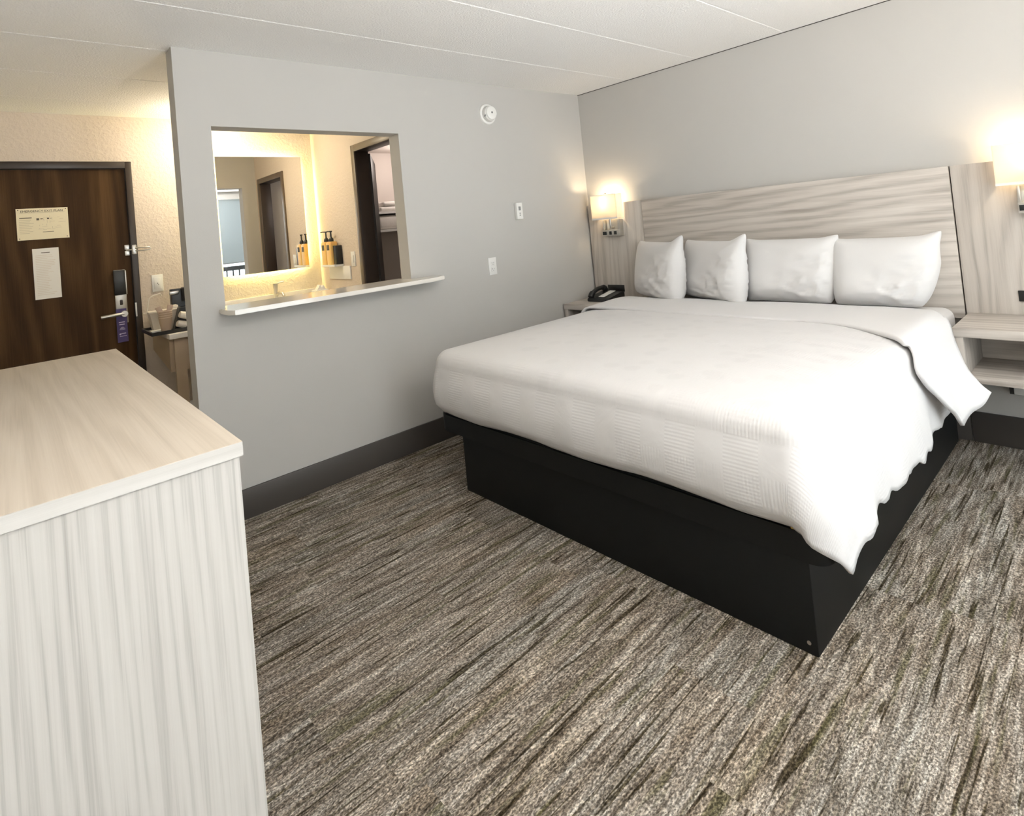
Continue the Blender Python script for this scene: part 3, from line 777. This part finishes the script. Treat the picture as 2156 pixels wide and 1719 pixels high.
bm = new_bm(); add_tube(bm, [(-2.16, 1.62, CT+.10), (-2.155, 1.55, CT+.125), (-2.15, 1.49, CT+.12), (-2.148, 1.475, CT+.10)], .011); obj('spout', bm, M_NICKEL, fc, True)
bm = new_bm(); add_tube(bm, [(-2.16, 1.62, CT+.19), (-2.13, 1.60, CT+.205), (-2.10, 1.585, CT+.21)], .006); obj('lever', bm, M_NICKEL, fc, True)
# backlit mirror
MX0, MX1, MZ0, MZ1 = -2.53, -1.825, 1.168, 2.143
mr = thing('backlit_mirror', ((MX0+MX1)/2, YE, MZ0), 'rectangular mirror glowing from behind, seen through the wall opening', 'mirror')
box('glass', M_MIRROR, mr, MX0, MX1, YE-.036, YE-.031, MZ0, MZ1)
box('back_box', M_WHITE, mr, MX0+.05, MX1-.05, YE-.031, YE-.001, MZ0+.05, MZ1-.05)
y0, y1 = YE-.028, YE-.012
boxes('light_strip', M_LED, mr, [(MX0+.044, MX0+.049, y0, y1, MZ0+.05, MZ1-.05), (MX1-.049, MX1-.044, y0, y1, MZ0+.05, MZ1-.05),
      (MX0+.05, MX1-.05, y0, y1, MZ1-.049, MZ1-.044), (MX0+.05, MX1-.05, y0, y1, MZ0+.044, MZ0+.049)])
# ceiling lamp of the nook
cl = thing('ceiling_lamp', (-2.60, 1.35, 2.30), 'round ceiling lamp over the vanity, hidden behind the partition', 'ceiling lamp')
bm = new_bm(); add_lathe(bm, [(0, 2.375), (.10, 2.382), (.15, 2.41), (.155, H-.001), (0, H-.001)], (-2.60, 1.35, 0), 'z', 32); obj('diffuser', bm, emit('ceiling_lamp_glow', (1.0, .84, .58), 16), cl, True)
l = point('nook_light', (-2.60, 1.35, 2.215), 15, (1.0, .86, .62), .03)
point('bathroom_fill_light', (-.95, 1.25, 2.05), 7.5, (1.0, .88, .80), .10)  # unseen lamp added to brighten the bathroom and its towels

# lotion bottles on their bracket
br = thing('bottle_bracket', (NX-.04, 1.40, 1.13), 'white bracket under the two lotion bottles on the nook wall', 'bracket')
box('shelf', M_WHITE, br, NX-.085, NX-.001, 1.265, 1.535, 1.160, 1.176, bev=.002)
box('wall_plate', M_WHITE, br, NX-.012, NX-.001, 1.14, 1.535, 1.05, 1.160, bev=.002)
def bottle(y, label):
    t = thing('lotion_bottle', (NX-.043, y, 1.177), label, 'bottle', 'lotion bottles on the nook wall')
    bm = new_bm(); add_prism(bm, rrect(NX-.078, NX-.010, y-.044, y+.044, .012, 4), 1.177, 1.372, 'z')
    bmesh.ops.bevel(bm, geom=[e for e in bm.edges if abs(e.verts[0].co.z-e.verts[1].co.z) < 1e-5 and e.verts[0].co.z > 1.3], offset=.008, segments=2, affect='EDGES'); b = obj('bottle_body', bm, M_AMBER, t, True)
    box('printed_label', M_INK, b, NX-.0792, NX-.0775, y-.022, y+.022, 1.30, 1.345, label='dark square label')
    bm = new_bm(); add_lathe(bm, [(0, 1.372), (.020, 1.372), (.020, 1.392), (.013, 1.402), (.007, 1.41), (.006, 1.45), (.012, 1.452), (.012, 1.462), (0, 1.462)], (NX-.043, y, 0), 'z', 16)
    add_tube(bm, [(NX-.043, y, 1.458), (NX-.06, y+.03, 1.459), (NX-.068, y+.05, 1.455)], .005, 8); obj('pump', bm, M_DARKP, t, True)
    return t
b1 = bottle(1.475, 'amber lotion pump bottle nearer the mirror, left of the pair')
dup(b1, (0, -.098, 0), 'amber lotion pump bottle nearer the bathroom door, right of the pair')
bh = box('bottle_holder', M_DARKP, None, NX-.06, NX-.002, 1.272, 1.322, 1.177, 1.335, bev=.003)
tag(bh, 'dark upright holder beside the lotion bottles', 'holder')
sw = thing('light_switch', (NX, 1.09, 1.14), 'white light switch beside the bathroom casing', 'light switch')
box('plate', M_WHITE, sw, NX-.007, NX-.0005, 1.045, 1.115, 1.155, 1.275, bev=.002); box('rocker', M_WHITE, sw, NX-.012, NX-.007, 1.065, 1.095, 1.185, 1.245, bev=.002)
tb = thing('tissue_box', (-1.80, 1.55, CT), 'small pale tissue box in the corner of the vanity', 'tissue box')
box('carton', M_PAPER, tb, -1.86, -1.75, 1.50, 1.62, CT, CT+.10, bev=.003)
bm = new_bm(); add_prism(bm, [(-1.845, CT+.10), (-1.765, CT+.10), (-1.782, CT+.135), (-1.80, CT+.115), (-1.815, CT+.142)], 1.53, 1.58, 'y'); obj('tissue', bm, M_PAPER, tb)

# coffee things on a black tray at the vanity's free end
tr = boxes('tray', M_DARKP, None, [(-3.145, -2.70, 1.13, 1.50, CT+.001, CT+.008), (-3.145, -2.70, 1.13, 1.138, CT+.008, CT+.024), (-3.145, -2.70, 1.492, 1.50, CT+.008, CT+.024), (-3.145, -3.137, 1.138, 1.492, CT+.008, CT+.024), (-2.708, -2.70, 1.138, 1.492, CT+.008, CT+.024)])
tag(tr, 'black serving tray on the end of the vanity counter', 'tray')
TZ = CT+.0085
ib = thing('ice_bucket', (-3.02, 1.36, TZ), 'white ice bucket standing on the tray behind the cups', 'ice bucket')
def frustum(bm, cx, cy, z0, z1, a0, b0, a1, b1):
    vs = [bm.verts.new((cx+sx*a, cy+sy*b, z)) for z, a, b in ((z0, a0, b0), (z1, a1, b1)) for sx, sy in ((-1, -1), (1, -1), (1, 1), (-1, 1))]
    for f in ((3, 2, 1, 0), (4, 5, 6, 7), (0, 1, 5, 4), (1, 2, 6, 5), (2, 3, 7, 6), (3, 0, 4, 7)): bm.faces.new([vs[i] for i in f])
bm = new_bm(); frustum(bm, -3.02, 1.36, TZ, 1.0, .078, .04, .098, .05); obj('bucket_body', bm, M_BUCKET, ib)
bm = new_bm(); add_box(bm, -3.125, -2.915, 1.305, 1.413, 1.0, 1.014, bev=.003); obj('rim', bm, M_BUCKET, ib, True)
bm = new_bm(); add_box(bm, -2.985, -2.94, 1.33, 1.39, 1.014, 1.036, bev=.006); obj('spout_cap', bm, M_BUCKET, ib, True)
bm = new_bm(); add_tube(bm, [(-3.148, 1.36, 1.007), (-3.127, 1.36, 1.007), (-3.118, 1.36, 1.05), (-3.108, 1.36, 1.105), (-3.085, 1.36, 1.118), (-3.04, 1.36, 1.128), (-3.034, 1.36, 1.112)], .0045, 8); obj('handle', bm, M_BUCKET, ib, True)
def cup(z, label):
    t = thing('paper_cup', (-3.045, 1.215, z), label, 'cup', 'nested paper cups on the tray')
    bm = new_bm(); add_lathe(bm, [(.0, z), (.028, z), (.0415, z+.095), (.0400, z+.095), (.0272, z+.0015), (0, z+.0015)], (-3.045, 1.215, 0), 'z', 28); obj('cup_wall', bm, M_CUP, t, True)
    bm = new_bm()
    rim = [(-3.045+.0415*math.cos(2*PI*k/28), 1.215+.0415*math.sin(2*PI*k/28), z+.095) for k in range(29)]; add_tube(bm, rim, .0022, 6); obj('rim', bm, M_CUP2, t, True)
    return t
c0 = cup(TZ, 'lowest brown paper cup of the nested stack on the tray')
for k, lb in enumerate(('second brown paper cup up in the nested stack', 'third brown paper cup up in the nested stack', 'topmost brown paper cup of the nested stack')): dup(c0, (0, 0, .0145*(k+1)), lb)
for k, (x, a, lb) in enumerate(((-3.065, -.35, 'wrapped sachet leaning left out of the top paper cup'), (-3.02, .25, 'wrapped sachet leaning right out of the top paper cup'))):
    bm = new_bm(); add_box(bm, -.017, .017, -.003, .003, 0, .10, bev=.002)
    bm.transform(Matrix.Translation((x+.012*(1 if k == 0 else -1), 1.205+.02*k, .955)) @ Matrix.Rotation(a, 4, 'Y')); o = obj('sachet', bm, M_PACK, None, True)
    tag(o, lb, 'sachet', 'sachets in the paper cup')
cm = thing('coffee_maker', (-2.85, 1.41, TZ), 'black coffee maker with silver lid half hidden by the partition', 'coffee maker')
box('body', M_DARKP, cm, -2.96, -2.74, 1.425, 1.488, TZ, 1.142, bev=.006)
box('brew_head', M_DARKP, cm, -2.90, -2.74, 1.33, 1.425, 1.055, 1.15, bev=.008)
box('lid', M_SILVER, cm, -2.975, -2.915, 1.40, 1.424, 1.104, 1.128, bev=.004, label='silver lid')
cdy = thing('cup_rack', (-2.94, 1.25, TZ), 'black slanted rack holding two white cups on the tray', 'rack')
bm = new_bm(); add_prism(bm, [(-2.995, TZ), (-2.86, TZ), (-2.86, 1.02), (-2.955, 1.02)], 1.222, 1.29, 'y'); obj('rack_body', bm, M_DARKP, cdy)
for z, x, lb in ((.912, -2.957, 'white cup lying low in the black rack'), (.970, -2.938, 'white cup lying on the upper step of the black rack')):
    bm = new_bm(); add_lathe(bm, [(0, -.028), (.019, -.028), (.022, -.024), (.0255, .028), (.0235, .028), (.020, -.022), (0, -.022)], (0, 0, 0), 'x', 22)
    bm.transform(Matrix.Translation((x, 1.195, z)) @ Matrix.Rotation(.35, 4, 'Y') @ Matrix.Rotation(.15, 4, 'Z')); tag(obj('white_cup', bm, M_BUCKET, None, True), lb, 'cup', 'white cups in the rack')
nk = boxes('napkin', M_PAPER, None, [(-3.125, -3.05, 1.255, 1.33, TZ, TZ+.012)])
tag(nk, 'folded white napkin on the left end of the tray', 'napkin')
bn = thing('waste_bin', (-2.88, 1.42, 0), 'white waste bin on the floor under the vanity', 'bin')
bm = new_bm(); add_lathe(bm, [(0, 0), (.10, 0), (.125, .30), (.12, .30), (.096, .006), (0, .006)], (-2.88, 1.40, 0), 'z', 28); obj('bin_body', bm, M_WHITE, bn, True)
bm = new_bm(); add_lathe(bm, [(.1215, .24), (.127, .26), (.13, .305), (.121, .312), (.115, .30), (.11, .24)], (-2.88, 1.40, 0), 'z', 28); obj('bin_liner', bm, M_PAPER, bn, True)

# ------------------------------------------------------------------ towels on the bathroom shelf
SY0, SY1 = 1.45, YE-.013
sf = thing('towel_shelf', (-.95, 1.6, 1.41), 'white cubby shelf of towels on the bathroom wall', 'shelf')
box('board', M_WHITE, sf, -1.40, -.55, SY0, SY1, 1.412, 1.434); box('board', M_WHITE, sf, -1.40, -.55, SY0, SY1, 1.580, 1.602)
for x in (-1.40, -1.262, -.95, -.57): box('divider', M_WHITE, sf, x, x+.022, SY0, SY1, 1.434, 1.580)
def towel(x0, x1, z0, z1, label):
    bm = new_bm(); add_box(bm, x0, x1, SY0+.012, SY1-.03, z0, z1, bev=min(.03, (z1-z0)*.45), seg=4)
    tag(obj('towel', bm, M_TOWEL, None, True), label, 'towel', 'folded towels on the bathroom shelf')
towel(-1.232, -.965, 1.4345, 1.565, 'thick folded towel in the shelf cubby right of the divider')
towel(-1.376, -1.268, 1.4345, 1.565, 'folded towel in the shelf cubby left of the divider')
towel(-1.345, -1.215, 1.6025, 1.695, 'upright rolled towel on top of the shelf, at the left')
towel(-1.20, -.99, 1.6025, 1.645, 'lower folded towel of the pair on top of the shelf')
towel(-1.165, -.985, 1.6455, 1.695, 'upper folded towel of the pair on top of the shelf')

# ------------------------------------------------------------------ seen in the mirror: shade and balcony rail
rs = thing('roller_shade', (-1.22, YB, 1.08), 'grey roller shade half lowered over the balcony window', 'shade')
box('fabric', M_ROLLER, rs, -2.21, -.075, YB+.012, YB+.014, 1.135, 2.30)
box('hem_bar', M_GREYP, rs, -2.21, -.075, YB+.006, YB+.020, 1.118, 1.135)
box('cassette', M_WHITE, rs, -2.22, -.065, YB+.001, YB+.08, 2.30, 2.39, bev=.004)
rl = thing('balcony_railing', (-2.0, -5.2, 0), 'black balcony railing outside the window', 'railing')
box('top_rail', M_DARKP, rl, -3.9, -.1, -5.23, -5.17, .965, 1.05)
box('bottom_rail', M_DARKP, rl, -3.9, -.1, -5.22, -5.18, .08, .11)
for k in range(33):
    box('baluster', M_DARKP, rl, -3.85+.115*k-.012, -3.85+.115*k+.012, -5.212, -5.188, .11, .965)
bl = boxes('balcony', simple('balcony_concrete', (.35, .35, .34), .9), None, [(XL, .12, -5.4, YB-.12, -.10, -.02)])
tag(bl, 'concrete balcony floor outside the window', 'balcony', None, 'structure')

# ------------------------------------------------------------------ unseen uplighter added behind the camera to fill the room with light
fl = thing('added_uplighter', (-2.50, -4.12, 0), 'unseen floor lamp added for fill light before the balcony window', 'floor lamp')
bm = new_bm(); add_lathe(bm, [(0, 0), (.15, 0), (.15, .015), (.02, .03), (0, .03)], (-2.50, -4.12, 0), 'z', 32); obj('base', bm, M_NICKEL, fl, True)
bm = new_bm(); add_tube(bm, [(-2.50, -4.12, .02), (-2.50, -4.12, 1.22)], .012); obj('pole', bm, M_NICKEL, fl, True)
bm = new_bm(); add_lathe(bm, [(0, 1.20), (.05, 1.21), (.17, 1.32), (.165, 1.32), (.048, 1.216), (0, 1.21)], (-2.50, -4.12, 0), 'z', 36); obj('bowl', bm, M_WHITE, fl, True)
l = bpy.data.lights.new('fill_uplight', 'AREA'); l.shape = 'DISK'; l.size = .3; l.energy = 165; l.color = (1.0, .98, .955)
o = bpy.data.objects.new('fill_uplight', l); C.objects.link(o); o.parent = fl; o.location = (0, 0, 1.325); o.rotation_euler = (PI, 0, 0)
